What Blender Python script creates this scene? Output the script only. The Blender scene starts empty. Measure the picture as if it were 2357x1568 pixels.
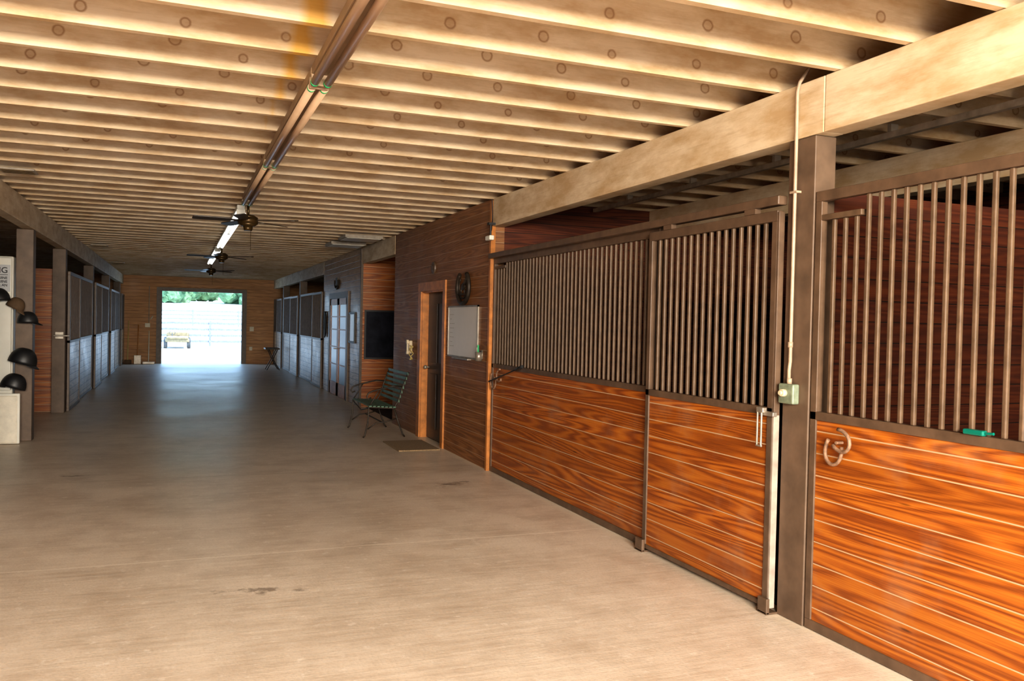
import bpy, bmesh, math, random
from mathutils import Vector, Matrix, Euler
random.seed(4)
S=bpy.context.scene
COL=S.collection
XR=3.163; XL=-1.68; ZC=2.948; ZB=2.65; ZM=1.17; ZT=2.342; YE=31.05
# ------------------------------------------------------------------ materials
class NT:
    def __init__(s,name):
        s.m=bpy.data.materials.new(name); s.m.use_nodes=True
        s.t=s.m.node_tree; s.n=s.t.nodes; s.b=s.n['Principled BSDF']
        s.pos=None
    def new(s,typ,**k):
        x=s.n.new(typ)
        for a,b in k.items(): setattr(x,a,b)
        return x
    def link(s,a,b): s.t.links.new(a,b)
    def P(s):
        if s.pos is None:
            g=s.new('ShaderNodeNewGeometry'); sp=s.new('ShaderNodeSeparateXYZ'); s.link(g.outputs['Position'],sp.inputs[0])
            s.pos=(sp.outputs[0],sp.outputs[1],sp.outputs[2])
        return s.pos
    def M(s,op,a,b=0.0,c=None):
        x=s.new('ShaderNodeMath',operation=op)
        for i,v in enumerate((a,b) if c is None else (a,b,c)):
            if isinstance(v,(int,float)): x.inputs[i].default_value=v
            else: s.link(v,x.inputs[i])
        return x.outputs[0]
    def V(s,a,b,c):
        x=s.new('ShaderNodeCombineXYZ')
        for i,v in enumerate((a,b,c)):
            if isinstance(v,(int,float)): x.inputs[i].default_value=v
            else: s.link(v,x.inputs[i])
        return x.outputs[0]
    def noise(s,vec,scale=1.,detail=3.,rough=.5):
        x=s.new('ShaderNodeTexNoise'); x.inputs['Scale'].default_value=scale; x.inputs['Detail'].default_value=detail
        x.inputs['Roughness'].default_value=rough; s.link(vec,x.inputs['Vector']); return x.outputs['Fac']
    def ramp(s,f,stops):
        x=s.new('ShaderNodeValToRGB'); e=x.color_ramp.elements
        while len(e)<len(stops): e.new(.5)
        for i,(p,c) in enumerate(stops):
            e[i].position=p; e[i].color=(*c,1) if len(c)==3 else c
        s.link(f,x.inputs[0]); return x.outputs[0]
    def mix(s,f,a,b,mode='MIX'):
        x=s.new('ShaderNodeMix',data_type='RGBA',blend_type=mode)
        for i,v in ((0,f),(6,a),(7,b)):
            if isinstance(v,(int,float)): x.inputs[i].default_value=v
            elif isinstance(v,tuple): x.inputs[i].default_value=(*v,1)
            else: s.link(v,x.inputs[i])
        return x.outputs[2]
    def bump(s,h,strength=.3,dist=.01):
        x=s.new('ShaderNodeBump'); x.inputs['Strength'].default_value=strength; x.inputs['Distance'].default_value=dist
        s.link(h,x.inputs['Height']); s.link(x.outputs[0],s.b.inputs['Normal'])
    def col(s,c): s.link(c,s.b.inputs['Base Color'])
    def rough(s,v):
        if isinstance(v,(int,float)): s.b.inputs['Roughness'].default_value=v
        else: s.link(v,s.b.inputs['Roughness'])

def plain(name,c,rough=.5,metal=0.,var=.25,scale=12.,bump=.1,emit=0.):
    t=NT(name); x,y,z=t.P()
    f=t.noise(t.V(x,y,z),scale,3,.6)
    dark=tuple(v*(1-var) for v in c); lite=tuple(min(1,v*(1+var)) for v in c)
    t.col(t.ramp(f,[(.3,dark),(.7,lite)])); t.rough(rough); t.b.inputs['Metallic'].default_value=metal
    if bump: t.bump(f,bump,.004)
    if emit:
        t.b.inputs['Emission Color'].default_value=(.93,.97,1,1); t.b.inputs['Emission Strength'].default_value=emit
    return t.m

def planks(name,dark,mid,lite,h=.118,groove=(.35,.25,.16),gw=.05,rough=.35,ring=80.,ringw=.30,grime=.25,tonev=.4):
    t=NT(name); x,y,z=t.P()
    u=t.M('ADD',x,y); zz=t.M('DIVIDE',z,h)
    idx=t.M('FLOOR',zz); fr=t.M('FRACT',zz)
    n=t.noise(t.V(t.M('MULTIPLY_ADD',u,.42,t.M('MULTIPLY',idx,3.7)),t.M('MULTIPLY',idx,11.3),t.M('MULTIPLY',z,7.5)),1.,1.,.4)
    rg=t.M('MULTIPLY_ADD',t.M('SINE',t.M('MULTIPLY',n,ring)),.5,.5)
    fine=t.noise(t.V(t.M('MULTIPLY',u,2.6),idx,t.M('MULTIPLY',z,190.)),1.,3,.65)
    f=t.M('ADD',t.M('MULTIPLY',rg,ringw),t.M('MULTIPLY',fine,1-ringw))
    c=t.ramp(f,[(.22,lite),(.43,mid),(.70,dark)])
    tone=t.noise(t.V(t.M('MULTIPLY',idx,2.3),t.M('MULTIPLY',u,.25),3.3),1.7,1)
    c=t.mix(t.ramp(tone,[(.35,(0,0,0)),(.68,(tonev,)*3)]),c,tuple(v*.5 for v in mid))
    vo=t.new('ShaderNodeTexVoronoi'); vo.inputs['Scale'].default_value=1.
    t.link(t.V(t.M('MULTIPLY',u,1.4),t.M('MULTIPLY',idx,1.0),t.M('MULTIPLY',fr,1.0)),vo.inputs['Vector'])
    c=t.mix(t.ramp(vo.outputs['Distance'],[(.02,(.8,.8,.8)),(.07,(0,0,0))]),c,tuple(v*.25 for v in dark))
    g=t.ramp(fr,[(0.,(1,1,1)),(gw,(1,1,1)),(gw+.012,(0,0,0))])
    c=t.mix(g,c,groove)
    gr=t.noise(t.V(x,y,z),2.2,4,.65)
    c=t.mix(t.ramp(gr,[(.52,(0,0,0)),(.8,(grime,)*3)]),c,(.42,.31,.2))
    t.col(c); t.rough(t.ramp(gr,[(.3,(rough,)*3),(.75,(min(1,rough+.2),)*3)]))
    hgt=t.M('ADD',t.M('MULTIPLY',f,.10),t.M('SUBTRACT',1.,g))
    t.bump(hgt,.45,.006)
    return t.m

M={}
M['orange']=planks('varnished_pine',(.17,.036,.004),(.39,.108,.010),(.52,.19,.022),rough=.33,groove=(.50,.34,.20),gw=.05)
M['brownwood']=planks('aged_siding',(.15,.056,.017),(.28,.115,.036),(.37,.175,.063),rough=.42,groove=(.40,.26,.15),gw=.045,ringw=.25,grime=.15)
M['endwood']=planks('end_wall_siding',(.34,.14,.045),(.55,.26,.085),(.68,.36,.14),rough=.45,groove=(.16,.07,.03),gw=.06,ringw=.2,grime=.15)
M['farwood']=planks('glare_pale_siding',(.27,.17,.095),(.46,.31,.19),(.56,.41,.27),rough=.28,groove=(.05,.03,.018),gw=.07,ringw=.25)  # far boards coloured paler to carry the daylight glare on them
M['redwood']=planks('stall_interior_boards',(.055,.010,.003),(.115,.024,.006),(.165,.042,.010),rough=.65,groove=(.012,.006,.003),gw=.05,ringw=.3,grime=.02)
M['frame']=plain('brown_painted_steel',(.105,.066,.041),.45,.0,.25,9.)
M['bars']=plain('brown_bar_paint',(.105,.066,.039),.5,.0,.25,14.)
M['post']=plain('brown_post_paint',(.12,.078,.050),.55,0,.25,6.)
M['edge']=plain('worn_pale_edge_paint',(.33,.27,.22),.5,0,.25,9.)
M['trim']=plain('stained_trim',(.42,.16,.035),.4,0,.3,10.)
M['darkdoor']=plain('dark_door_wood',(.035,.022,.015),.4,0,.3,5.)
M['black']=plain('black_plastic',(.012,.012,.013),.45,0,.2)
M['fan']=plain('dark_bronze',(.09,.055,.02),.35,.6,.3)
M['blade']=plain('fan_blade_wood',(.035,.022,.014),.4,0,.3)
M['tube']=plain('unlit_tube_glass',(.42,.29,.19),.35,.0,.1,3.,0)
M['tubewhite']=plain('emissive_tube_glass',(.9,.9,.88),.12,.0,.02,3.,0,2.0)  # emission added for the white shine on the tubes and to brighten the end wall
M['housing']=plain('light_housing_enamel',(.32,.22,.13),.5,.0,.2,3.)
M['green']=plain('green_cap',(.01,.40,.12),.35,0,.1)
M['greenslat']=plain('green_slat_paint',(.085,.16,.105),.4,0,.4,18.)
M['iron']=plain('wrought_iron',(.045,.034,.025),.5,.4,.4)
M['conduit']=plain('painted_conduit',(.36,.27,.19),.45,0,.2,12.,0)
M['boxgreen']=plain('grey_green_box',(.20,.24,.17),.5,.2,.25,30.)
M['cream']=plain('ivory_plastic',(.60,.50,.34),.4,0,.1)
M['white']=plain('white_enamel',(.72,.70,.62),.4,0,.05,4.)
M['paper']=plain('sign_paper',(.50,.51,.52),.6,0,.05)
M['ink']=plain('ink',(.03,.03,.035),.6,0,.1)
M['marble']=plain('cream_mottled_plastic',(.74,.68,.56),.5,0,.10,12.)
M['tan']=plain('tan_cloth',(.10,.06,.03),.8,0,.2)
M['rust']=plain('rusty_horseshoe',(.24,.145,.09),.65,.2,.4,40.)
M['steel']=plain('galvanised_steel',(.33,.29,.24),.4,.6,.2)
M['teal']=plain('teal_plastic',(.0,.14,.10),.4,0,.1)
M['wb']=plain('whiteboard_face',(.64,.61,.56),.3,0,.04,3.)
M['yellow']=plain('yellow_plastic',(.50,.38,.14),.45,0,.1)
M['mat']=plain('coir_mat',(.26,.18,.10),.95,0,.35,60.,.6)
M['blackboard']=plain('dark_print',(.02,.022,.03),.15,0,.4,4.)
M['glass']=plain('dark_glass',(.02,.022,.025),.28,0,.05)
M['vent']=plain('vent_paint',(.32,.27,.21),.5)
M['fence']=plain('weathered_fence',(.20,.20,.22),.8)
M['leaf']=plain('foliage',(.15,.27,.14),.8,0,.45,1.3,0)
M['bark']=plain('bark',(.10,.07,.05),.9)
M['cartbody']=plain('cart_paint',(.26,.20,.11),.5)
M['tyre']=plain('tyre',(.08,.08,.08),.8)
def creamjoist(name,knots=True,base=(.62,.49,.33)):
    t=NT(name); x,y,z=t.P()
    n=t.noise(t.V(x,y,t.M('MULTIPLY',z,3.)),2.4,5,.65)
    d=tuple(v*k for v,k in zip(base,(.72,.62,.49)))
    c=t.ramp(n,[(.36,d),(.62,base)])
    fi=t.noise(t.V(t.M('MULTIPLY',x,4.),t.M('MULTIPLY',y,4.),t.M('MULTIPLY',z,70.)),1.,3,.6)
    c=t.mix(t.ramp(fi,[(.53,(0,0,0)),(.78,(.42,)*3)]),c,(.41,.28,.15))
    if knots:
        row=t.M('FLOOR',t.M('DIVIDE',y,.473))
        ux=t.M('ADD',t.M('MULTIPLY',x,2.1),t.M('MULTIPLY',row,.37))
        cell=t.M('FLOOR',ux)
        rnd=t.M('FRACT',t.M('MULTIPLY',t.M('SINE',t.M('MULTIPLY_ADD',row,7.1,cell)),43.7))
        jz=t.M('MULTIPLY',rnd,.06)
        du=t.M('MULTIPLY',t.M('SUBTRACT',t.M('SUBTRACT',t.M('FRACT',ux),.35),t.M('MULTIPLY',rnd,.3)),.476)
        dz=t.M('SUBTRACT',t.M('SUBTRACT',z,ZC+.07),jz)
        rr=t.M('SQRT',t.M('ADD',t.M('MULTIPLY',du,du),t.M('MULTIPLY',dz,dz)))
        wob=t.M('MULTIPLY_ADD',fi,.010,t.M('SUBTRACT',rr,t.M('MULTIPLY',rnd,.008)))
        ring=t.ramp(wob,[(.020,(.25,)*3),(.024,(.75,)*3),(.027,(.75,)*3),(.034,(0,0,0))])
        c=t.mix(ring,c,(.22,.10,.03))
        glow_dist=t.M('ADD',t.M('ABSOLUTE',t.M('SUBTRACT',x,.57)),t.M('MULTIPLY',t.M('MAXIMUM',t.M('SUBTRACT',y,3.2),0.),.03))
        glow_dist=t.M('MULTIPLY_ADD',n,.06,glow_dist)
        c=t.mix(t.ramp(glow_dist,[(.09,(.85,)*3),(.14,(0,0,0))]),c,(.55,.29,.03))  # yellow glow beside the strip light painted into the joist colour
    t.col(c); t.rough(.6); t.bump(fi,.25,.004); return t.m
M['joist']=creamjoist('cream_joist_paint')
M['beam']=creamjoist('cream_beam_paint',False,(.70,.58,.41))
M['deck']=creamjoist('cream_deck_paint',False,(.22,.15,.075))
def floor_mat():
    t=NT('broom_finished_concrete'); x,y,z=t.P()
    v=t.V(x,y,0.)
    a=t.noise(v,.55,5,.6); b=t.noise(t.V(t.M('MULTIPLY',x,1.2),t.M('MULTIPLY',y,14.),0.),1.6,3,.6); c3=t.noise(v,60.,2,.6); w=t.noise(v,12.,4,.7)
    m3=t.noise(v,2.2,6,.75)
    c=t.ramp(a,[(.30,(.54,.445,.345)),(.62,(.67,.575,.465))])
    c=t.mix(t.ramp(m3,[(.36,(.5,)*3),(.56,(0,0,0))]),c,(.40,.31,.225))
    c=t.mix(t.ramp(b,[(.4,(0,0,0)),(.75,(.40,)*3)]),c,(.78,.70,.59))
    c=t.mix(t.ramp(c3,[(.5,(0,0,0)),(.72,(.35,)*3)]),c,(.41,.33,.24))
    c=t.mix(t.ramp(w,[(.58,(0,0,0)),(.70,(.5,)*3)]),c,(.82,.75,.65))
    yw=t.M('MULTIPLY_ADD',a,.12,y)
    for yj in (2.9,5.98,9.05,12.15,15.25,18.3,21.4,24.5,27.6):
        d=t.M('ABSOLUTE',t.M('SUBTRACT',yw,yj+.05))
        c=t.mix(t.ramp(d,[(.004,(.6,)*3),(.011,(0,0,0))]),c,(.88,.80,.68) if yj==5.98 else (.32,.25,.17))
    acc=None
    for sx,sy,sr in ((.48,5.15,.15),(.68,5.10,.08),(.26,5.2,.08),(2.55,8.03,.17),(2.4,7.95,.10),(-.95,9.4,.12),(2.72,8.12,.10)):
        dx=t.M('MULTIPLY',t.M('SUBTRACT',x,sx),.9); dy=t.M('MULTIPLY',t.M('SUBTRACT',y,sy),1.5)
        d=t.M('SUBTRACT',t.M('SQRT',t.M('ADD',t.M('MULTIPLY',dx,dx),t.M('MULTIPLY',dy,dy))),sr)
        acc=d if acc is None else t.M('MINIMUM',acc,d)
    d=t.M('MULTIPLY_ADD',w,.5,acc)
    c=t.mix(t.ramp(d,[(.13,(.7,)*3),(.21,(0,0,0))]),c,(.17,.125,.09))
    e=t.M('MULTIPLY_ADD',w,.28,t.M('SUBTRACT',XR-.14,x))
    c=t.mix(t.ramp(e,[(.0,(.8,)*3),(.10,(0,0,0))]),c,(.74,.63,.49))
    t.col(c); t.rough(t.ramp(a,[(.3,(.33,)*3),(.7,(.46,)*3)]))
    t.bump(t.M('ADD',t.M('MULTIPLY',c3,.6),b),.3,.005); return t.m
M['floor']=floor_mat()
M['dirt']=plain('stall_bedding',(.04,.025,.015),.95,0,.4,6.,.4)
M['ground']=plain('pale_gravel_yard',(.60,.59,.55),.9,0,.12,.5,.1)

# ------------------------------------------------------------------ geometry helpers
class G:
    def __init__(s): s.bm=bmesh.new()
    def box(s,x0,x1,y0,y1,z0,z1,bev=0.):
        r=bmesh.ops.create_cube(s.bm,size=1.)
        vs=r['verts']
        for v in vs:
            v.co=Vector(((x0+x1)/2+v.co.x*abs(x1-x0),(y0+y1)/2+v.co.y*abs(y1-y0),(z0+z1)/2+v.co.z*abs(z1-z0)))
        if bev>0:
            es=list({e for v in vs for e in v.link_edges})
            bmesh.ops.bevel(s.bm,geom=es,offset=bev,segments=2,affect='EDGES',profile=.5)
        return s
    def cyl(s,p0,p1,r0,r1=None,seg=14,caps=True):
        p0=Vector(p0);p1=Vector(p1); r1=r0 if r1 is None else r1
        d=p1-p0; q=d.to_track_quat('Z','Y').to_matrix().to_4x4()
        bmesh.ops.create_cone(s.bm,cap_ends=caps,segments=seg,radius1=r0,radius2=r1,depth=d.length,matrix=Matrix.Translation((p0+p1)/2)@q)
        return s
    def tube(s,pts,r,seg=8,closed=False):
        pts=[Vector(p) for p in pts]; n=len(pts); rings=[]
        up=None
        for i,p in enumerate(pts):
            a=pts[i-1] if (i>0 or closed) else p; b=pts[(i+1)%n] if (i<n-1 or closed) else p
            d=(b-a).normalized()
            if up is None:
                up=Vector((0,0,1)) if abs(d.z)<.9 else Vector((1,0,0))
            sx=d.cross(up).normalized(); up=sx.cross(d).normalized()
            rings.append([s.bm.verts.new(p+(sx*math.cos(k*2*math.pi/seg)+up*math.sin(k*2*math.pi/seg))*r) for k in range(seg)])
        for i in range(n if closed else n-1):
            A,B=rings[i],rings[(i+1)%n]
            for k in range(seg): s.bm.faces.new((A[k],A[(k+1)%seg],B[(k+1)%seg],B[k]))
        if not closed:
            s.bm.faces.new(rings[0][::-1]); s.bm.faces.new(rings[-1])
        return s
    def sph(s,c,rx,ry=None,rz=None,seg=16):
        ry=rx if ry is None else ry; rz=rx if rz is None else rz
        m=Matrix.Translation(c)@Matrix.Diagonal((rx,ry,rz,1))
        bmesh.ops.create_uvsphere(s.bm,u_segments=seg,v_segments=max(6,seg//2),radius=1,matrix=m)
        return s
    def mesh(s,name,mat,base=(0,0,0),smooth=False):
        bmesh.ops.recalc_face_normals(s.bm,faces=s.bm.faces[:])
        me=bpy.data.meshes.new(name)
        if base!=(0,0,0): bmesh.ops.translate(s.bm,verts=s.bm.verts[:],vec=-Vector(base))
        if smooth:
            for f in s.bm.faces: f.smooth=len(f.verts)==4 and True
        s.bm.to_mesh(me); s.bm.free()
        me.materials.append(M[mat] if isinstance(mat,str) else mat)
        return me
def thing(name,label,cat,base,group=None,kind=None):
    o=bpy.data.objects.new(name,None); o.empty_display_size=.1; o.location=base; COL.objects.link(o)
    o['label']=label;o['category']=cat
    if group:o['group']=group
    if kind:o['kind']=kind
    return o
def part(parent,name,g,mat,smooth=False,label=None,base=None):
    b=tuple(parent.location) if base is None else base
    o=bpy.data.objects.new(name,g.mesh(name,mat,b,smooth)); COL.objects.link(o)
    o.parent=parent
    if base is not None: o.location=Vector(base)-parent.location
    if label:o['label']=label
    return o
def solo(name,label,cat,g,mat,base,smooth=False,group=None):
    o=bpy.data.objects.new(name,g.mesh(name,mat,tuple(base),smooth)); o.location=base; COL.objects.link(o)
    o['label']=label;o['category']=cat
    if group:o['group']=group
    return o
def struct(name,g,mat,base=(0,0,0),label=None,cat=None):
    o=bpy.data.objects.new(name,g.mesh(name,mat,tuple(base))); o.location=base; COL.objects.link(o)
    o['kind']='structure'
    o['label']=label or name.replace('_',' '); o['category']=cat or name.split('_')[0]
    return o
def copytree(src,loc):
    n=src.copy(); n.location=loc; COL.objects.link(n)
    def rec(a,b):
        for ch in a.children:
            c=ch.copy(); COL.objects.link(c); c.parent=b; rec(ch,c)
    rec(src,n); return n

# ------------------------------------------------------------------ room shell
Y0=-2.2
struct('floor',G().box(-5.,XR+.10,Y0,YE,-.15,0),'floor',label='dusty tan broom-finished concrete aisle floor')
struct('floor_stalls',G().box(XR+.10,7.3,Y0,YE,-.15,-.001),'dirt',label='dark bedding floor inside the stalls')
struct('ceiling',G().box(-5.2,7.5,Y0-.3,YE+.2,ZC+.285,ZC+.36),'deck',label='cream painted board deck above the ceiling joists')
struct('wall_left',G().box(XL-.14,XL-.02,Y0,8.9,0,ZC+.28),'brownwood',label='brown horizontal board wall')
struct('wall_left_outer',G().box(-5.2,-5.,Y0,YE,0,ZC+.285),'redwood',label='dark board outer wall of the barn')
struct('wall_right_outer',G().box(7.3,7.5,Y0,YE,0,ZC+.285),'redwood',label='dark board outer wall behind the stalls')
struct('wall_entrance',G().box(XR+.02,7.3,Y0-.12,Y0,0,ZC+.285).box(-5.,XL-.02,Y0-.12,Y0,0,ZC+.285),'brownwood',label='board wall either side of the barn entrance')
DX0,DX1,DZ=-.48,2.10,2.46
g=G(); g.box(-5.,DX0,YE,YE+.16,0,ZC+.285).box(DX1,7.3,YE,YE+.16,0,ZC+.285).box(DX0,DX1,YE,YE+.16,DZ,ZC+.285)
struct('wall_end',g,'endwood',label='orange-brown horizontal board end wall around the open doorway')
g=G(); g.box(DX0-.17,DX0,YE-.04,YE+.2,0,DZ+.12).box(DX1,DX1+.15,YE-.04,YE+.2,0,DZ+.12).box(DX0,DX1,YE-.04,YE+.2,DZ,DZ+.12)
struct('trim_1',g,'frame',label='dark brown casing around the open barn doorway')
YA0,YA1=8.68,13.09
DY0,DY1,DZ2=10.42,11.46,2.02
g=G(); g.box(XR,XR+.14,YA0,DY0,0,ZC).box(XR,XR+.14,DY1,YA1,0,ZC).box(XR,XR+.14,DY0,DY1,DZ2,ZC)
struct('wall_right_tack_room',g,'brownwood',label='brown horizontal board wall of the tack room')
struct('wall_right_tack_room_side',G().box(XR+.14,7.3,YA0,YA0+.12,0,ZC),'redwood',label='red-brown board side wall of the tack room')
struct('wall_right_alcove_side',G().box(XR+.14,7.3,YA1-.12,YA1,0,ZC),'orange',label='board side wall of the seating alcove')
YB0,YB1=15.74,20.03
struct('wall_right_office',G().box(XR,XR+.14,YB0+.02,YB1,0,ZC),'farwood',label='glare-pale brown board wall with glazed doors')
struct('wall_right_office_side',G().box(XR+.0,7.3,YB0-.1,YB0+.02,0,ZC),'orange',label='orange-brown board wall inside the alcove')
struct('wall_right_alcove_back',G().box(5.4,5.5,YA1,YB0-.1,0,ZC),'redwood',label='dark board wall at the back of the alcove')
struct('trim_2',G().box(XR-.022,XR+.03,YA0-.02,YA0+.03,0,ZC-.02),'trim',label='stained vertical corner board')
struct('trim_3',G().box(XR-.022,XR+.02,YB0-.11,YB0-.04,0,ZC-.02),'frame',label='brown vertical corner board')
struct('trim_4',G().box(XR-.022,XR,DY1,DY1+.14,0,DZ2+.12).box(XR-.022,XR,DY0-.10,DY0,0,DZ2+.12).box(XR-.022,XR,DY0,DY1,DZ2,DZ2+.12)
       .box(XR,XR+.14,DY1-.02,DY1,0,DZ2).box(XR,XR+.14,DY0,DY0+.02,0,DZ2).box(XR,XR+.14,DY0+.02,DY1-.02,DZ2-.02,DZ2),'trim',label='orange-stained door casing and jamb')
g=G(); dx=XR+.09
g.box(dx,dx+.04,DY0+.02,DY1-.02,.01,DZ2-.02)
for (a,b) in ((.15,.9),(1.05,1.85)):
    for (c,d) in ((DY0+.14,(DY0+DY1)/2-.05),((DY0+DY1)/2+.05,DY1-.14)):
        g.box(dx-.012,dx,c,d,a,b,.005)
door=struct('door_1',g,'darkdoor',label='dark brown panelled wooden door')
part(door,'knob',G().cyl((dx,DY1-.12,.98),(dx-.05,DY1-.12,.98),.012).sph((dx-.06,DY1-.12,.98),.028),'steel',True,base=(0,0,0))
g=G(); ya,yb,zt=16.85,19.1,2.06
g.box(XR-.03,XR,ya,ya+.12,0,zt).box(XR-.03,XR,yb-.12,yb,0,zt).box(XR-.03,XR,ya,yb,zt,zt+.12)
cas=struct('door_2',g,'frame',label='glazed double doors in dark brown casing')
mid=(ya+yb)/2
for (a,b) in ((ya+.13,mid-.01),(mid+.01,yb-.13)):
    g=G(); g.box(XR-.02,XR-.004,a,a+.11,.01,zt-.01).box(XR-.02,XR-.004,b-.11,b,.01,zt-.01).box(XR-.02,XR-.004,a,b,.01,.28).box(XR-.02,XR-.004,a,b,zt-.14,zt-.01)
    for zz in (.65,1.02,1.39,1.66): g.box(XR-.018,XR-.004,a,b,zz,zz+.025)
    part(cas,'door_leaf',g,'trim',base=(0,0,0))
    part(cas,'glass_pane',G().box(XR-.009,XR-.003,a+.1,b-.1,.27,zt-.13),'glass',base=(0,0,0))
part(cas,'door_handle',G().cyl((XR-.02,mid+.06,1.),(XR-.07,mid+.06,1.),.012).cyl((XR-.07,mid+.06,1.),(XR-.07,mid+.16,1.),.011),'steel',base=(0,0,0))

# ------------------------------------------------------------------ joists & beams
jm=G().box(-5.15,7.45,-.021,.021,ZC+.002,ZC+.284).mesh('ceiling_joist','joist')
y=3.05-.473*11
while y<YE-.05:
    if y>Y0:
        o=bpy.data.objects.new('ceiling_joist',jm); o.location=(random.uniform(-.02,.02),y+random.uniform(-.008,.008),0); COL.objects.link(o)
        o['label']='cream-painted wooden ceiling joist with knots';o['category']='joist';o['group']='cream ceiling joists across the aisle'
    y+=.473
def beam(x0,x1,y0,y1):
    solo('support_beam','long cream-painted timber beam under the ceiling joists','beam',G().box(x0,x1,y0,y1,ZB,ZC,.006),'beam',((x0+x1)/2,(y0+y1)/2,ZB))
beam(XR-.005,XR+.135,Y0,3.60); beam(XR-.005,XR+.135,3.603,YA0-.022); beam(XR-.005,XR+.135,YA1+.003,YB0-.115); beam(XR-.005,XR+.135,YB1+.003,YE-.003)
beam(XL-.13,XL+.005,Y0,15.5); beam(XL-.13,XL+.005,15.503,YE-.003)
beam(5.1,5.24,Y0,YA0-.003)
g=G().box(4.28,4.32,Y0+.1,8.5,2.86,2.90)
for k in range(9): g.box(4.27,4.33,-1.5+k*1.15,-1.47+k*1.15,2.90,ZC)
solo('hanging_rail','thin pale metal rail hung under the stall ceiling','rail',g,'vent',(4.3,3.,2.9))
# ------------------------------------------------------------------ posts
def post(x0,x1,y0,y1,z1=ZB-.003,lab='dark brown painted square wooden post'):
    solo('wooden_post',lab,'post',G().box(x0,x1,y0,y1,0.002,z1,.005),'post',((x0+x1)/2,(y0+y1)/2,0),group='posts carrying the beams')
post(XR,XR+.14,3.665,3.875)
post(XR,XR+.14,-.95,-.74)
post(XL-.19,XL,12.1,12.3); post(XL-.19,XL,15.42,15.62)
for yy in (20.25,24.85,29.35): post(XL-.19,XL+.0,yy,yy+.2)
for yy in (24.1,28.05): post(XR,XR+.19,yy,yy+.2)

# ------------------------------------------------------------------ stall fronts
barmeshes={}
def barmesh(h,r):
    k=(round(h,3),round(r,4))
    if k not in barmeshes:
        barmeshes[k]=G().box(-r,r,-r,r,0,h,r*.45).mesh('bar','bars')
    return barmeshes[k]
def stall(name,lab,cat,side,xf,y0,y1,zm=ZM,zt=ZT,wood='orange',sp=.078,fs=.045,depth=.04,small=None,toph=.055,group=None,br=.0115,z0=.004):
    s=1 if side=='R' else -1
    a,b=sorted((xf,xf+s*depth)); base=(xf+s*depth/2,(y0+y1)/2,0)
    T=thing(name,lab,cat,base,group)
    part(T,'bottom_rail',G().box(a,b,y0,y1,z0,.055,.003),'frame')
    part(T,'middle_rail',G().box(a,b,y0,y1,zm-.045,zm,.003),'frame')
    part(T,'top_rail',G().box(a,b,y0,y1,zt-toph,zt,.003),'frame')
    part(T,'stile',G().box(a,b,y0,y0+fs,.055,zt-toph,.003),'frame')
    part(T,'stile',G().box(a,b,y1-fs,y1,.055,zt-toph,.003),'frame')
    wa,wb=sorted((xf+s*.010,xf+s*.034))
    part(T,'wood_panel',G().box(wa,wb,y0+fs,y1-fs,.055,zm-.045),wood)
    n=int(round((y1-y0-2*fs)/sp)); d=(y1-y0-2*fs)/n
    if small:
        part(T,'feed_opening_frame',G().box(a,b,small[0],small[1],2.185,2.215,.003),'bars')
    for k in range(1,n):
        yy=y0+fs+k*d
        h=zt-toph-zm
        if small and small[0]<yy<small[1]: h=2.185-zm
        o=bpy.data.objects.new('bar',barmesh(h,br)); COL.objects.link(o); o.parent=T
        o.location=Vector((xf+s*depth/2,yy,zm))-Vector(base)
    return T
A='varnished orange plank stall front with brown vertical bars'
stall('stall_front',A,'stall front','R',XR+.005,-.73,3.655,small=(3.33,3.61,1),br=.0105)
stall('stall_front','varnished orange stall front with brown bars beside sliding door','stall front','R',XR+.012,5.25,YA0-.025,small=(8.30,8.61,1),toph=.10)
D=stall('stall_door','sliding stall door with orange planks and barred top','door','R',XR-.045,3.905,5.295,toph=.06,zt=2.27,zm=1.16,z0=.025)
part(D,'worn_edge_strip',G().box(XR-.045,XR-.006,3.888,3.904,.03,1.12,.002),'edge')
part(D,'edge_strip',G().box(XR-.045,XR-.006,3.888,3.904,1.12,2.26,.002),'frame')
part(D,'latch',G().box(XR-.075,XR-.045,3.86,3.99,1.115,1.14,.004).cyl((XR-.085,3.98,1.15),(XR-.085,3.98,.94),.006).cyl((XR-.085,3.945,1.15),(XR-.085,3.945,.94),.006).box(XR-.09,XR-.06,3.93,3.99,1.13,1.16,.004).cyl((XR-.085,3.94,.942),(XR-.085,3.985,.942),.006),'steel')
for q in (4.1,5.0): part(D,'roller_bracket',G().box(XR-.05,XR-.01,q,q+.1,2.27,2.30),'frame')
solo('door_track','long brown steel sliding door track along the stall','door track',G().box(XR-.055,XR+.010,3.89,YA0-.03,2.300,2.352,.006),'frame',(XR-.02,6.3,2.3))
solo('door_guide','small brown steel floor guide for the sliding door','door guide',G().box(XR-.075,XR-.052,5.24,5.34,.002,.09,.004).box(XR-.075,XR+.0,5.24,5.34,.001,.012),'frame',(XR-.05,5.29,0))
solo('door_guide','small brown steel floor guide for the sliding door','door guide',G().box(XR-.075,XR-.052,3.87,3.95,.002,.09,.004).box(XR-.075,XR+.0,3.87,3.95,.001,.012),'frame',(XR-.05,3.9,0))
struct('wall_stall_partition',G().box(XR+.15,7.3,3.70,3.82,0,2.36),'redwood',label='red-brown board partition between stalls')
struct('wall_stall_partition_2',G().box(XR+.15,7.3,-.90,-.78,0,2.36),'redwood',label='red-brown board partition between stalls')
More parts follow.
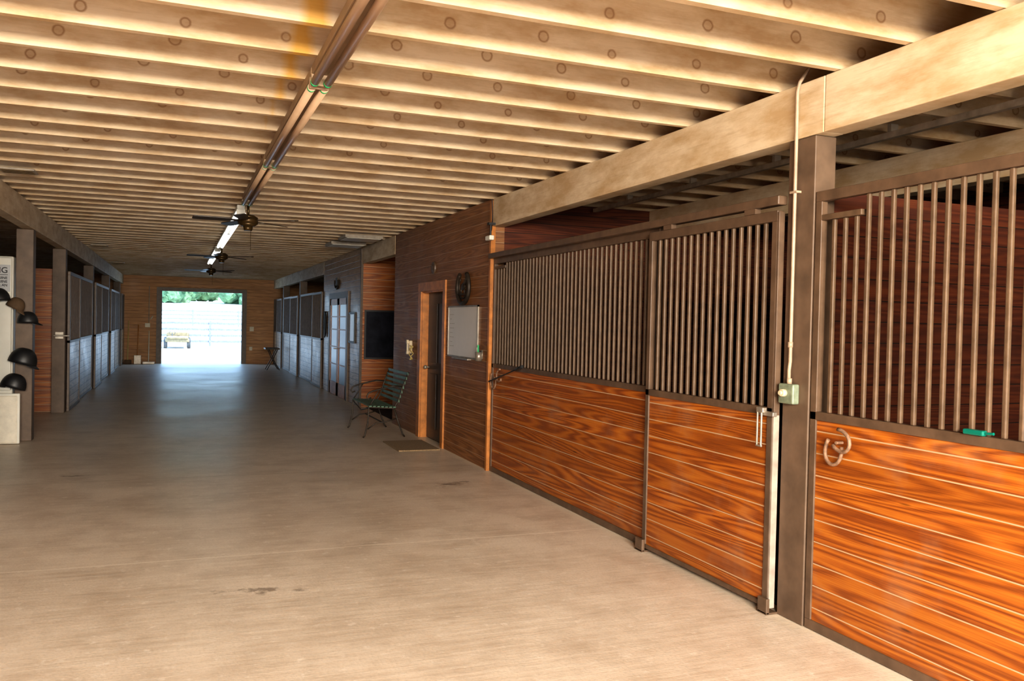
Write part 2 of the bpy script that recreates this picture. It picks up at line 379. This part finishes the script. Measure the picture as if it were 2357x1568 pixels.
for (a,b,st) in ((20.06,21.55,1),(21.55,24.09,0),(24.31,26.0,1),(26.0,28.04,0),(28.26,29.6,1),(29.6,31.03,0)):
    if st: stall('stall_door','sliding barred stall door with glare-pale planks','door','R',XR-.045,a,b,zt=2.26,wood='farwood',sp=.11,br=.009,fs=.06,group='distant stall doors')
    else: stall('stall_front','glare-pale plank stall front with dark bars','stall front','R',XR+.005,a,b,zt=2.28,wood='farwood',sp=.11,br=.009,fs=.06,group='distant stall fronts')
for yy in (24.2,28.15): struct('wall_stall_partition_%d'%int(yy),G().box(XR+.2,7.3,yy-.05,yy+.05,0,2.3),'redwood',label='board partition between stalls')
for (a,b,st) in ((15.66,17.3,1),(17.3,20.23,0),(20.47,22.1,1),(22.1,24.83,0),(25.07,26.7,1),(26.7,29.33,0),(29.57,31.03,1)):
    if st: stall('stall_door','sliding barred stall door with pale weathered planks','door','L',XL+.045,a,b,zt=2.30,wood='farwood',sp=.11,br=.009,fs=.06,group='distant stall doors')
    else: stall('stall_front','pale weathered plank stall front with dark bars','stall front','L',XL-.005,a,b,zt=2.32,wood='farwood',sp=.11,br=.009,fs=.06,group='distant stall fronts')
for k,yy in enumerate((15.72,20.35,24.95,29.45)): struct('wall_wash_bay' if k==0 else 'wall_left_partition_%d'%k,G().box(-5.,XL-.2,yy-.05,yy+.05,0,2.33),'orange' if k==0 else 'redwood',label='orange board partition of the stall')
struct('wall_left_bay_side',G().box(-5.,XL-.14,8.8,8.9,0,ZC),'redwood',label='dark board side wall of the wash bay')

# ------------------------------------------------------------------ lights on ceiling
FX=.69
def strip(y0,y1,lab,tm,hm):
    T=thing('fluorescent_light',lab,'light fixture',(FX,(y0+y1)/2,ZC),'strip lights down the middle of the ceiling')
    part(T,'housing',G().box(FX-.045,FX+.045,y0,y1,ZC-.055,ZC-.001,.006),hm)
    for yy in (y0+.02,y1-.02): part(T,'socket_bracket',G().box(FX-.050,FX+.050,yy-.010,yy+.010,ZC-.112,ZC-.05,.004),hm)
    for dx_ in (-.034,.034):
        part(T,'tube',G().cyl((FX+dx_,y0+.030,ZC-.10),(FX+dx_,y1-.030,ZC-.10),.022,seg=16),tm,True)
        for yy in (y0+.036,y1-.056): part(T,'end_cap',G().cyl((FX+dx_,yy,ZC-.10),(FX+dx_,yy+.02,ZC-.10),.0228),'green' if y0<9 else hm,True)
for a,b in ((-.65,1.95),(1.98,4.62),(4.65,7.24),(7.27,9.80),(10.65,13.3),(13.33,16.0),(16.95,19.3),(19.33,21.0)):
    if a<10: strip(a,b,'unlit twin-tube strip light with brown tinted tubes','tube','housing')
    else: strip(a,b,'white twin-tube strip light shining brightly','tubewhite','white')
def fan(y,rot,r=.60,zz=2.70,x=FX+.05):
    T=thing('ceiling_fan','dark bronze five-blade ceiling fan with wooden blades','fan',(x,y,ZC),'ceiling fans')
    part(T,'canopy',G().cyl((x,y,ZC-.001),(x,y,ZC-.06),.07,.04,20).cyl((x,y,ZC-.05),(x,y,zz+.06),.014),'fan',True)
    part(T,'motor_housing',G().cyl((x,y,zz+.075),(x,y,zz+.05),.07,.11,24).cyl((x,y,zz+.05),(x,y,zz-.02),.11,.11,24).cyl((x,y,zz-.02),(x,y,zz-.05),.11,.07,24).cyl((x,y,zz-.05),(x,y,zz-.10),.055,.045,20),'fan',True)
    for k in range(5):
        a=rot+k*2*math.pi/5; g=G()
        bm=g.bm
        pr=[(.10,.018),(.18,.025),(.20,.05),(.4,.06),(r-.05,.062),(r-.01,.05),(r,.03)]
        top=[];bot=[]
        for (rr,w) in pr:
            for sgn,l in ((1,top),(-1,bot)): l.append((rr,sgn*w,.012*sgn*w/.07))
        loop=top+bot[::-1]
        M4=Matrix.Translation((x,y,zz+.01))@Matrix.Rotation(a,4,'Z')
        lo=[bm.verts.new(M4@Vector(p)) for p in loop]; hi=[bm.verts.new(M4@(Vector(p)+Vector((0,0,.008)))) for p in loop]
        bm.faces.new(lo);bm.faces.new(hi[::-1])
        for q in range(len(lo)): bm.faces.new((lo[q],lo[(q+1)%len(lo)],hi[(q+1)%len(lo)],hi[q]))
        part(T,'fan_blade',g,'blade')
    part(T,'pull_chain',G().cyl((x+.03,y,zz-.10),(x+.03,y,zz-.32),.003,seg=6),'fan')
fan(10.2,-.55); fan(16.45,-.5); fan(21.6,-.6)
fan(6.3,.4,.55,2.62,5.6)
for yy in (13.65,14.95):
    T=thing('ceiling_panel_light','flat pale rectangular panel light under the joists','light fixture',(2.72,yy,ZC),'panel lights')
    part(T,'frame',G().box(2.42,3.02,yy-.32,yy+.32,ZC-.05,ZC-.001,.005),'vent'); part(T,'diffuser',G().box(2.45,2.99,yy-.29,yy+.29,ZC-.056,ZC-.05),'white')
for vy in (9.2,18.2,23.75):
    T=thing('ceiling_vent','small louvred metal air vent in the ceiling','vent',(-1.41,vy,ZC),'ceiling vents')
    part(T,'frame',G().box(-1.56,-1.26,vy-.13,vy+.13,ZC-.018,ZC-.001,.003),'vent')
    g=G()
    for k in range(7): g.box(-1.54,-1.28,vy-.11+k*.033,vy-.10+k*.033,ZC-.022,ZC-.018)
    part(T,'louvre',g,'fan')

# ------------------------------------------------------------------ conduit and box on near post
T=thing('junction_box','grey-green electrical box with ivory switch and painted conduit','electrical box',(XR-.002,3.80,1.25))
part(T,'box_body',G().box(XR-.048,XR-.001,3.735,3.855,1.195,1.305,.008),'boxgreen')
part(T,'switch_knob',G().cyl((XR-.048,3.80,1.255),(XR-.072,3.80,1.255),.022,.020,20).cyl((XR-.072,3.80,1.255),(XR-.084,3.80,1.255),.012),'cream',True)
g=G(); cxx=XR-.022
g.tube([(cxx,3.80,1.305),(cxx,3.80,1.38),(cxx,3.793,1.43),(cxx,3.793,2.60),(cxx-.005,3.79,2.90),(cxx+.0,3.78,2.95),(cxx+.05,3.77,3.03)],.010,10)
for zz in (1.32,1.52): g.cyl((cxx,3.795,zz-.015),(cxx,3.795,zz+.015),.014)
part(T,'conduit',g,'conduit',True)
part(T,'conduit_strap',G().box(cxx-.014,cxx+.02,3.765,3.82,2.35,2.362),'conduit')

# ------------------------------------------------------------------ horseshoes
def shoe(g,c,r,rot,t=.0085):
    pts=[]
    for k in range(15):
        a=math.radians(-215+ k*250/14)
        rr=r*(1.0+.12*abs(math.sin(a)) )
        u=rr*math.cos(a)*.86; v=rr*math.sin(a)
        cu=u*math.cos(rot)-v*math.sin(rot); cv=u*math.sin(rot)+v*math.cos(rot)
        pts.append(Vector(c)+Vector((0,cu,cv)))
    g.tube(pts,t,8); return g
T=thing('horseshoe_hook','rusty double horseshoe hook on the orange planks','horseshoe',(XR+.002,3.42,1.03))
part(T,'horseshoe',shoe(G(),(XR-.012,3.455,.985),.066,.25,.010),'rust',True)
part(T,'horseshoe',shoe(G(),(XR-.030,3.39,1.045),.060,-1.2,.010),'rust',True)
part(T,'mounting_peg',G().cyl((XR+.014,3.42,1.03),(XR-.03,3.42,1.03),.008),'rust')
T=thing('horseshoe_hook','rusty horseshoe hook near the end of the stall front','horseshoe',(XR+.002,8.5,1.03))
part(T,'horseshoe',shoe(G(),(XR-.012,8.52,1.0),.09,.2),'rust',True)
part(T,'horseshoe',shoe(G(),(XR-.03,8.30,1.06),.07,1.2),'rust',True)
part(T,'mounting_peg',G().cyl((XR+.020,8.45,1.03),(XR-.03,8.45,1.03),.008).cyl((XR+.020,8.36,1.0),(XR-.03,8.36,1.0),.006),'rust')
solo('riding_crop','thin black riding crop resting on the horseshoe hook','crop',G().cyl((XR-.05,8.55,.98),(XR-.05,7.65,1.18),.008,.005).cyl((XR-.05,7.78,1.15),(XR-.05,7.62,1.19),.016),'black',(XR-.05,8.1,1.1),True)
solo('hoof_pick','small teal plastic hoof pick lying on the middle rail','grooming tool',G().box(XR-.012,XR+.02,2.59,2.69,ZM+.001,ZM+.024,.006).cyl((XR+.004,2.59,ZM+.013),(XR+.004,2.55,ZM+.016),.006),'teal',(XR,2.64,ZM))
# ------------------------------------------------------------------ tack room wall items
T=thing('whiteboard','framed whiteboard with faint handwritten lines','whiteboard',(XR-.002,9.62,1.5))
part(T,'board_face',G().box(XR-.012,XR-.001,9.07,10.17,1.20,1.79),'wb')
part(T,'frame',G().box(XR-.018,XR-.001,9.055,9.072,1.185,1.805).box(XR-.018,XR-.001,10.168,10.185,1.185,1.805).box(XR-.018,XR-.001,9.055,10.185,1.185,1.203).box(XR-.018,XR-.001,9.055,10.185,1.787,1.805).box(XR-.05,XR-.001,9.3,9.9,1.17,1.185),'steel')
g=G()
for k in range(8):
    yy=10.10; zz=1.70-k*.055
    for q in range(random.randint(1,3)):
        w=random.uniform(.02,.05); g.box(XR-.0135,XR-.0115,yy-w,yy,zz-.003,zz+.003); yy-=w+.02
part(T,'handwriting',g,'vent')
T=thing('pen_holder','small wire pen holder with marker pens','pen holder',(XR-.02,8.95,1.24))
part(T,'cup',G().cyl((XR-.04,8.93,1.18),(XR-.04,8.93,1.28),.035,.04).box(XR-.01,XR,8.90,8.96,1.2,1.3),'steel',True)
part(T,'pen',G().cyl((XR-.05,8.92,1.20),(XR-.055,8.91,1.36),.008),'green'); part(T,'pen',G().cyl((XR-.03,8.94,1.20),(XR-.03,8.96,1.35),.008),'ink'); part(T,'pen',G().cyl((XR-.045,8.945,1.20),(XR-.05,8.955,1.33),.008),'white')
T=thing('wall_ornament','dark iron horseshoe-shaped ornament with small horse','wall ornament',(XR-.01,9.6,2.02))
g=G(); pts=[(XR-.02,9.6+.22*math.cos(a),2.02+.19*math.sin(a)) for a in [math.radians(-235+k*290/28) for k in range(29)]]
g.tube(pts,.026,8)
part(T,'ring',g,'iron',True)
g=G(); g.tube([(XR-.02,9.6+.15*math.cos(a),2.02+.13*math.sin(a)) for a in [math.radians(-230+k*14) for k in range(21)]],.010,8); g.cyl((XR-.02,9.40,1.94),(XR-.02,9.80,1.94),.012).sph((XR-.02,9.6,2.03),.012,.08,.045).cyl((XR-.02,9.55,2.05),(XR-.02,9.48,2.13),.020,.013).cyl((XR-.02,9.66,2.01),(XR-.02,9.68,1.94),.010).cyl((XR-.02,9.55,2.01),(XR-.02,9.54,1.94),.010)
part(T,'horse_figure',g,'iron',True)
solo('wall_plaque','small round dark wall plaque','plaque',G().cyl((XR-.001,10.9,2.32),(XR-.02,10.9,2.32),.085,.08,24).cyl((XR-.02,10.9,2.32),(XR-.028,10.9,2.32),.05,.03,24),'frame',(XR,10.9,2.32))
T=thing('telephone','ivory wall telephone with coiled cord','telephone',(XR-.01,12.0,1.2))
part(T,'phone_body',G().box(XR-.05,XR-.001,11.93,12.06,1.14,1.33,.012),'cream')
part(T,'handset',G().box(XR-.08,XR-.055,11.95,11.99,1.15,1.33,.01).box(XR-.085,XR-.05,11.94,12.0,1.28,1.34,.01).box(XR-.085,XR-.05,11.94,12.0,1.13,1.18,.01),'cream')
part(T,'cord',G().tube([(XR-.04+.02*math.cos(k*.9),11.86+.015*math.sin(k*.9)+.04*math.cos(k/40*6.28),1.16+.10*math.sin(k/40*6.28)) for k in range(41)],.007,6),'yellow',True)
T=thing('security_camera','small white security camera on a bracket','camera',(XR-.02,8.62,2.55))
part(T,'camera_body',G().box(XR-.09,XR-.035,8.52,8.66,2.49,2.54,.01),'white')
part(T,'bracket',G().cyl((XR-.05,8.60,2.54),(XR-.05,8.60,2.66),.01).box(XR-.08,XR-.004,8.57,8.63,2.655,2.68),'black')
part(T,'cable',G().tube([(XR-.03,8.63,2.6),(XR-.015,8.645,2.72),(XR-.02,8.64,2.85),(XR-.03,8.63,2.94)],.006,6),'black')
T=thing('framed_picture','large dark picture in a thin black frame','picture',(3.7,YB0-.11,1.34))
part(T,'print',G().box(3.25,4.2,YB0-.12,YB0-.101,.92,1.77),'blackboard')
part(T,'frame',G().box(3.22,3.25,YB0-.13,YB0-.101,.89,1.80).box(4.2,4.23,YB0-.13,YB0-.101,.89,1.80).box(3.25,4.2,YB0-.13,YB0-.101,.89,.92).box(3.25,4.2,YB0-.13,YB0-.101,1.77,1.80),'black')
T=thing('framed_picture','small framed certificate on glare-pale boards','picture',(XR-.01,16.5,1.45))
part(T,'print',G().box(XR-.012,XR-.001,16.22,16.74,1.2,1.72),'wb')
part(T,'frame',G().box(XR-.025,XR-.001,16.18,16.22,1.16,1.76).box(XR-.025,XR-.001,16.74,16.78,1.16,1.76).box(XR-.025,XR-.001,16.22,16.74,1.16,1.2).box(XR-.025,XR-.001,16.22,16.74,1.72,1.76),'black')
g=G(); g.tube([(XR-.02,18.2+.2*math.cos(a),2.40+.13*math.sin(a)) for a in [math.radians(-200+k*20) for k in range(12)]],.025,8).box(XR-.03,XR-.001,18.0,18.4,2.33,2.38).box(XR-.03,XR-.001,18.1,18.3,2.38,2.5)
solo('wall_ornament','dark horse-head ornament above the glazed doors','wall ornament',g,'iron',(XR-.01,18.2,2.4))
solo('hanging_tack','black bridle hanging on the board wall','bridle',G().tube([(XR-.03,19.6+.10*math.cos(a),1.5+.28*math.sin(a)) for a in [k*2*math.pi/20 for k in range(20)]],.018,6,True).tube([(XR-.03,19.6,1.76),(XR-.03,19.55,1.5),(XR-.03,19.6,1.2)],.015,6).cyl((XR,19.6,1.78),(XR-.06,19.6,1.78),.015),'black',(XR-.02,19.6,1.5))
# ------------------------------------------------------------------ bench
BY0,BY1=11.5,12.62
T=thing('garden_bench','green slatted bench with curled wrought-iron arms','bench',(2.72,(BY0+BY1)/2,0))
for yy in (BY0,BY1):
    g=G(); r=.011
    g.tube([(2.38,yy,.004),(2.40,yy,.03),(2.44,yy,.2),(2.45,yy,.42),(2.62,yy,.41),(2.80,yy,.40),(2.86,yy,.5),(2.92,yy,.7),(3.0,yy,.9)],r,8)
    g.tube([(2.96,yy,.004),(2.93,yy,.04),(2.86,yy,.22),(2.80,yy,.40)],r,8)
    g.tube([(2.44,yy,.12),(2.55,yy,.2),(2.70,yy,.22),(2.84,yy,.26)],r*.8,8)
    part(T,'leg',g,'iron',True)
    g=G(); g.tube([(2.93,yy,.70),(2.80,yy,.71),(2.62,yy,.67),(2.50,yy,.64),(2.44,yy,.61),(2.42,yy,.56),(2.44,yy,.53),(2.48,yy,.55)],r,8)
    g.tube([(2.45,yy,.42),(2.50,yy,.5),(2.56,yy,.60),(2.60,yy,.67)],r*.8,8)
    part(T,'armrest',g,'iron',True)
g=G()
for k in range(7):
    x=2.45+k*.056; g.box(x,x+.04,BY0-.02,BY1+.02,.425-k*.003,.443-k*.003,.004)
part(T,'seat',g,'greenslat')
g=G()
for k in range(7):
    f=k/6; x=2.865+.12*f; z=.50+.375*f
    g.box(x-.006,x+.008,BY0-.02,BY1+.02,z-.02,z+.02,.003)
part(T,'backrest',g,'greenslat')
part(T,'stretcher',G().cyl((2.64,BY0,.21),(2.64,BY1,.21),.009).tube([(2.45,BY0,.41),(2.46,(BY0+BY1)/2,.33),(2.45,BY1,.41)],.008,6),'iron')
solo('door_mat','worn brown coir doormat on the concrete','mat',G().box(2.55,3.08,10.18,11.05,.001,.018,.005),'mat',(2.8,10.6,0))
T=thing('saddle_stand','small dark folding metal saddle stand','stand',(2.85,27.5,0))
part(T,'top_rest',G().box(2.55,2.98,27.2,27.8,.64,.69,.01),'iron')
for yy in (27.25,27.75): part(T,'leg',G().tube([(2.60,yy,.004),(2.78,yy,.35),(2.66,yy,.64)],.014,6).tube([(2.98,yy,.004),(2.78,yy,.35),(2.92,yy,.64)],.014,6),'iron')
# ------------------------------------------------------------------ end wall items
solo('light_switch','ivory light switch plate on the end wall','switch',G().box(2.36,2.50,YE-.02,YE-.001,1.14,1.30,.004).box(2.41,2.45,YE-.03,YE-.02,1.19,1.25),'cream',(2.43,YE,1.2))
solo('power_outlet','ivory power outlet plate on the end wall','outlet',G().box(2.36,2.46,YE-.02,YE-.001,.47,.60,.004).box(2.385,2.435,YE-.026,YE-.02,.49,.58),'cream',(2.41,YE,.5))
T=thing('intercom','ivory wall intercom with conduit on the end wall','intercom',(-.9,YE-.01,1.3))
part(T,'body',G().box(-1.0,-.84,YE-.04,YE,1.22,1.36,.008),'cream'); part(T,'conduit',G().cyl((-.88,YE-.012,1.36),(-.88,YE-.012,2.6),.012),'vent')
part(T,'hook',G().cyl((-.82,YE,1.5),(-.76,YE-.06,1.6),.02),'cream')
T=thing('broom','yellow-handled stable broom leaning on the wall','broom',(-1.48,30.7,0))
part(T,'handle',G().cyl((-1.50,30.62,.12),(-1.50,31.03,1.42),.016),'yellow'); part(T,'bristles',G().box(-1.60,-1.38,30.55,30.66,.004,.14,.02),'tan')
T=thing('shovel','wooden-handled shovel leaning on the wall','shovel',(-1.2,30.8,0))
part(T,'handle',G().cyl((-1.20,30.62,.28),(-1.20,31.03,1.3),.016),'trim'); part(T,'blade',G().box(-1.31,-1.09,30.6,30.63,.004,.3,.01),'steel')
T=thing('floor_squeegee','wide push broom leaning against the end wall','push broom',(-.87,30.7,0))
part(T,'handle',G().cyl((-.87,30.62,.08),(-.87,31.0,1.1),.014),'cream'); part(T,'head',G().box(-1.05,-.68,30.55,30.64,.004,.09,.01),'steel')
# ------------------------------------------------------------------ left side items
T=thing('storage_cabinet','tall white enamel cabinet beside the post','cabinet',(-2.4,12.4,0))
part(T,'body',G().box(-2.9,-1.89,12.08,12.7,.004,2.3,.02),'white')
part(T,'door',G().box(-2.88,-1.905,12.045,12.078,.64,2.28,.012),'white')
part(T,'handle',G().cyl((-2.80,12.02,1.1),(-2.80,12.02,1.5),.012).box(-2.81,-2.79,12.02,12.05,1.12,1.14).box(-2.81,-2.79,12.02,12.05,1.46,1.48),'steel')
T=thing('warning_sign','printed grey-white warning notice on the cabinet','sign',(-2.2,12.04,2.0))
part(T,'paper',G().box(-2.45,-1.92,12.036,12.043,1.86,2.19),'paper')
def text(parent,body,size,x,z,yy,align='RIGHT'):
    c=bpy.data.curves.new('lettering','FONT'); c.body=body; c.size=size; c.align_x=align; c.extrude=.0008; c.offset=.001
    o=bpy.data.objects.new('tmp',c); COL.objects.link(o); bpy.context.view_layer.update()
    me=bpy.data.meshes.new_from_object(o.evaluated_get(bpy.context.evaluated_depsgraph_get())); bpy.data.objects.remove(o)
    me.materials.clear(); me.materials.append(M['ink'])
    o=bpy.data.objects.new('lettering',me); COL.objects.link(o); o.parent=parent
    o.rotation_euler=(math.pi/2,0,0); o.location=Vector((x,yy,z))-parent.location
text(T,'WARNING',.10,-1.945,2.09,12.034)
part(T,'rule_line',G().box(-2.42,-1.945,12.034,12.0362,2.064,2.070),'ink')
for k,s in enumerate(('EQUINE','EQUINE','FOR AN','OF A')): text(T,s,.042,-1.95 if k!=3 else -2.02,2.015-k*.045,12.034)
T=thing('folding_table','folded cream mottled plastic table standing on edge','folding table',(-2.3,11.85,0))
part(T,'tabletop',G().box(-2.95,-1.79,11.82,11.87,.006,.60,.022),'marble')
part(T,'edge_rim',G().box(-2.97,-1.77,11.83,11.86,.004,.62,.012),'white')
part(T,'folded_leg',G().tube([(-2.8,11.885,.1),(-2.8,11.885,.5),(-2.0,11.885,.5),(-2.0,11.885,.1)],.012,6),'steel')
def helmet(name,lab,cat,c,mat,brim,strap=True,yaw=0.,tilt=0.,s=1.,zs=.15):
    T=thing(name,lab,cat,c,'hats hanging on the post')
    g=G(); bm=g.bm
    N=20
    rings=[]
    for i in range(9):
        a=i/8*math.pi/2
        rr=math.cos(a)**.8; h=math.sin(a)
        rings.append([bm.verts.new(Vector((.125*s*rr*math.cos(k*2*math.pi/N),.10*s*rr*math.sin(k*2*math.pi/N),zs*s*h))) for k in range(N)] if i<8 else [bm.verts.new(Vector((0,0,zs*s)))])
    for i in range(7):
        for k in range(N): bm.faces.new((rings[i][k],rings[i][(k+1)%N],rings[i+1][(k+1)%N],rings[i+1][k]))
    for k in range(N): bm.faces.new((rings[7][k],rings[7][(k+1)%N],rings[8][0]))
    bm.faces.new([rings[0][k] for k in range(N)][::-1])
    o=bpy.data.objects.new('crown',g.mesh('crown',mat,(0,0,0),True)); COL.objects.link(o); o.parent=T
    g=G(); bm=g.bm; lo=[];hi=[]
    for k in range(13):
        a=math.radians(-65+130*k/12)
        ext=brim*math.cos(a)**.7
        lo.append(Vector((.12*s*math.cos(a),.098*s*math.sin(a),0))); hi.append(Vector(((.122*s+ext)*math.cos(a),.105*s*math.sin(a),-.03*math.cos(a))))
    A=[bm.verts.new(v) for v in lo];B=[bm.verts.new(v) for v in hi];A2=[bm.verts.new(v+Vector((0,0,.008))) for v in lo];B2=[bm.verts.new(v+Vector((0,0,.008))) for v in hi]
    for k in range(12):
        bm.faces.new((A[k],A[k+1],B[k+1],B[k]));bm.faces.new((A2[k],B2[k],B2[k+1],A2[k+1]));bm.faces.new((B[k],B[k+1],B2[k+1],B2[k]));bm.faces.new((A[k],A2[k],A2[k+1],A[k+1]))
    bm.faces.new((A[0],B[0],B2[0],A2[0]));bm.faces.new((A[12],A2[12],B2[12],B[12]))
    o=bpy.data.objects.new('brim',g.mesh('brim',mat,(0,0,0))); COL.objects.link(o); o.parent=T
    if strap:
        g=G().tube([(.04,-.09*s,0),(.03,-.08,-.08),(.02,-.03,-.17),(.0,.0,-.20),(.02,.03,-.17),(.03,.08,-.08),(.04,.09*s,0)],.006,6).box(.0,.03,-.012,.012,-.22,-.195)
        o=bpy.data.objects.new('chin_strap',g.mesh('chin_strap','black',(0,0,0))); COL.objects.link(o); o.parent=T
    T.rotation_euler=(0,tilt,yaw)
    dy=(12.1 if c[0]>-1.88 else 12.04)-c[1]
    dy*=1 if math.cos(yaw)>0 else -1
    g=G().cyl((0,0,.05),(0,dy,.05),.008)
    o=bpy.data.objects.new('hook',g.mesh('hook','iron',(0,0,0))); COL.objects.link(o); o.parent=T
helmet('riding_helmet','black riding helmet hanging by its strap','helmet',(-2.03,11.89,1.74),'black',.04,True,3.14,.1,1.15,.14)
helmet('baseball_cap','dull brown cap hanging on the post','cap',(-1.86,11.96,1.66),'tan',.05,False,-.1,.45,.85,.16)
helmet('baseball_cap','black cap hanging on the post','cap',(-1.72,11.99,1.48),'black',.05,False,0,.0,.95,.15)
helmet('riding_helmet','black riding helmet hanging low on the post','helmet',(-1.77,11.95,.98),'black',.04,False,0,.25,1.3,.15)
helmet('riding_helmet','black riding helmet hanging low on the post','helmet',(-1.86,11.91,.69),'black',.03,False,3.14,-.3,1.15,.15)
T=thing('door_bolt','steel sliding bolt on the brown post','latch',(XL-.05,15.4,1.25))
part(T,'bolt',G().cyl((XL-.16,15.405,1.25),(XL+.06,15.405,1.25),.015),'steel'); part(T,'plate',G().box(XL-.14,XL-.02,15.405,15.42,1.20,1.31,.003),'steel')
# ------------------------------------------------------------------ outside
g=G(); bm=g.bm
ys=[YE+.0,36,44,52,60,75,95,120,150,220]; zs=[-.02,-.02,-.02,-.03,.1,.7,1.6,2.9,4.2,6.]
xs=[-90,-30,-8,8,30,90]
vv=[[bm.verts.new((x,yy,z)) for x in xs] for yy,z in zip(ys,zs)]
for i in range(len(ys)-1):
    for j in range(len(xs)-1): bm.faces.new((vv[i][j],vv[i][j+1],vv[i+1][j+1],vv[i+1][j]))
struct('ground_yard',g,'ground',label='pale sunlit gravel yard and rising pasture')
struct('ground_entrance',G().box(-30,30,-40,Y0-.13,-.12,-.02),'ground',label='pale gravel outside the near entrance')
def fence(x0,x1,yy,zb,n,h=1.35,rails=4):
    d=(x1-x0)/n
    T=thing('fence_section','weathered dark board paddock fence section','fence',(x0,yy,zb),'paddock fence sections')
    part(T,'fence_post',G().box(x0-.06,x0+.06,yy-.06,yy+.06,zb-.1,zb+h+.08,.01),'fence')
    for k in range(rails):
        z=zb+.28+k*(h-.35)/(rails-1); part(T,'fence_rail',G().box(x0+.05,x0+d-.063,yy-.02,yy+.02,z-.06,z+.06),'fence')
    for i in range(1,n): copytree(T,(x0+i*d,yy,zb))
fence(-6.,12.,50.2,-.03,7); fence(-10,20,78.,.82,8)
T=thing('utility_cart','small dull tan utility cart parked in the yard','vehicle',(.05,47.5,0))
part(T,'body',G().box(-.55,.60,46.3,48.4,.30,.50,.06).box(-.50,.55,46.2,47.0,.45,.60,.08),'cartbody')
part(T,'cargo_bed',G().box(-.5,.6,47.9,49.0,.51,.55).box(-.5,-.46,47.9,49.0,.55,.74).box(.56,.6,47.9,49.0,.55,.74).box(-.46,.56,47.9,47.94,.55,.74),'cartbody')
part(T,'seat',G().box(-.45,.0,47.2,47.7,.50,.60,.04).box(.1,.55,47.2,47.7,.50,.60,.04).box(-.45,.55,47.65,47.78,.58,.80,.04),'cartbody')
part(T,'steering_wheel',G().tube([(-.22+.14*math.cos(a),47.0+.05*math.sin(a),.76+.10*math.sin(a)) for a in [k*2*math.pi/16 for k in range(16)]],.012,6,True).cyl((-.22,46.8,.58),(-.22,47.0,.76),.02),'tyre')
for wx in (-.62,.50):
    for wy in (46.7,48.5):
        part(T,'wheel',G().cyl((wx,wy,.25),(wx+.16,wy,.25),.27,seg=24),'tyre')
def tree(x,yy,zb,h,seed):
    random.seed(seed)
    T=thing('tree','leafy green tree at the edge of the pasture','tree',(x,yy,zb),'tree line beyond the pasture')
    part(T,'trunk',G().cyl((x,yy,zb-.3),(x,yy,zb+h*.5),.35,.2,10),'bark')
    g=G()
    for k in range(30):
        a=random.uniform(0,6.28); q=random.uniform(.10,.17)*h; rr=random.uniform(0,5.6-q); c=(x+rr*math.cos(a),yy+rr*math.sin(a),zb+h*random.uniform(.06,.85))
        bmesh.ops.create_icosphere(g.bm,subdivisions=3,radius=q,matrix=Matrix.Translation(c))
    for v in g.bm.verts:
        v.co+=Vector((random.uniform(-1,1),random.uniform(-1,1),random.uniform(-1,1)))*.02*h
    part(T,'foliage',g,'leaf')
for k,x in enumerate((-14,-2,10.,22)): tree(x,138,3.6,10,k+10)
for k,x in enumerate((-8,4,16)): tree(x,152,4.2,11,k+30)
# ------------------------------------------------------------------ world and lights
w=bpy.data.worlds.new('World'); S.world=w; w.use_nodes=True
nt=w.node_tree; bg=nt.nodes['Background']
sky=nt.nodes.new('ShaderNodeTexCoord'); sp=nt.nodes.new('ShaderNodeSeparateXYZ'); cr=nt.nodes.new('ShaderNodeValToRGB')
nt.links.new(sky.outputs['Generated'],sp.inputs[0]); nt.links.new(sp.outputs[2],cr.inputs[0]); nt.links.new(cr.outputs[0],bg.inputs[0])
cr.color_ramp.elements[0].position=.0; cr.color_ramp.elements[0].color=(.56,.78,1,1)
cr.color_ramp.elements[1].position=.5; cr.color_ramp.elements[1].color=(.36,.62,1,1)
bg.inputs[1].default_value=5.
L=bpy.data.lights.new('sun','SUN'); L.energy=7; L.angle=.02; L.color=(1,.97,.9)
o=bpy.data.objects.new('sun',L); o.rotation_euler=(math.radians(30),math.radians(35),0); COL.objects.link(o)
L=bpy.data.lights.new('entrance_fill_lamp','AREA'); L.shape='RECTANGLE'; L.size=3.8; L.size_y=1.3; L.energy=1650; L.color=(1,.88,.72)  # added area lamp standing in for daylight at the unseen entrance
o=bpy.data.objects.new('entrance_fill_lamp',L); o.location=(.35,-3.2,2.55); o.rotation_euler=(math.radians(67),0,0); COL.objects.link(o)
# ------------------------------------------------------------------ camera
yaw,pitch,roll=.3752,.0194,.0222
F=Vector((math.sin(yaw)*math.cos(pitch),math.cos(yaw)*math.cos(pitch),-math.sin(pitch)))
R0=Vector((math.cos(yaw),-math.sin(yaw),0)); U0=R0.cross(F)
R=R0*math.cos(roll)+U0*math.sin(roll); U=U0*math.cos(roll)-R0*math.sin(roll)
cam=bpy.data.cameras.new('camera'); co=bpy.data.objects.new('camera',cam); COL.objects.link(co)
mm=Matrix((R,U,-F)).transposed().to_4x4(); mm.translation=(0,0,1.6); co.matrix_world=mm
cam.sensor_width=36; cam.lens=1959.04/2357*36; cam.clip_end=500; cam.clip_start=.05
S.camera=co
S.view_settings.view_transform='Standard'
for lk in ('Medium High Contrast','Standard - Medium High Contrast'):
    try:
        S.view_settings.look=lk; break
    except Exception: pass
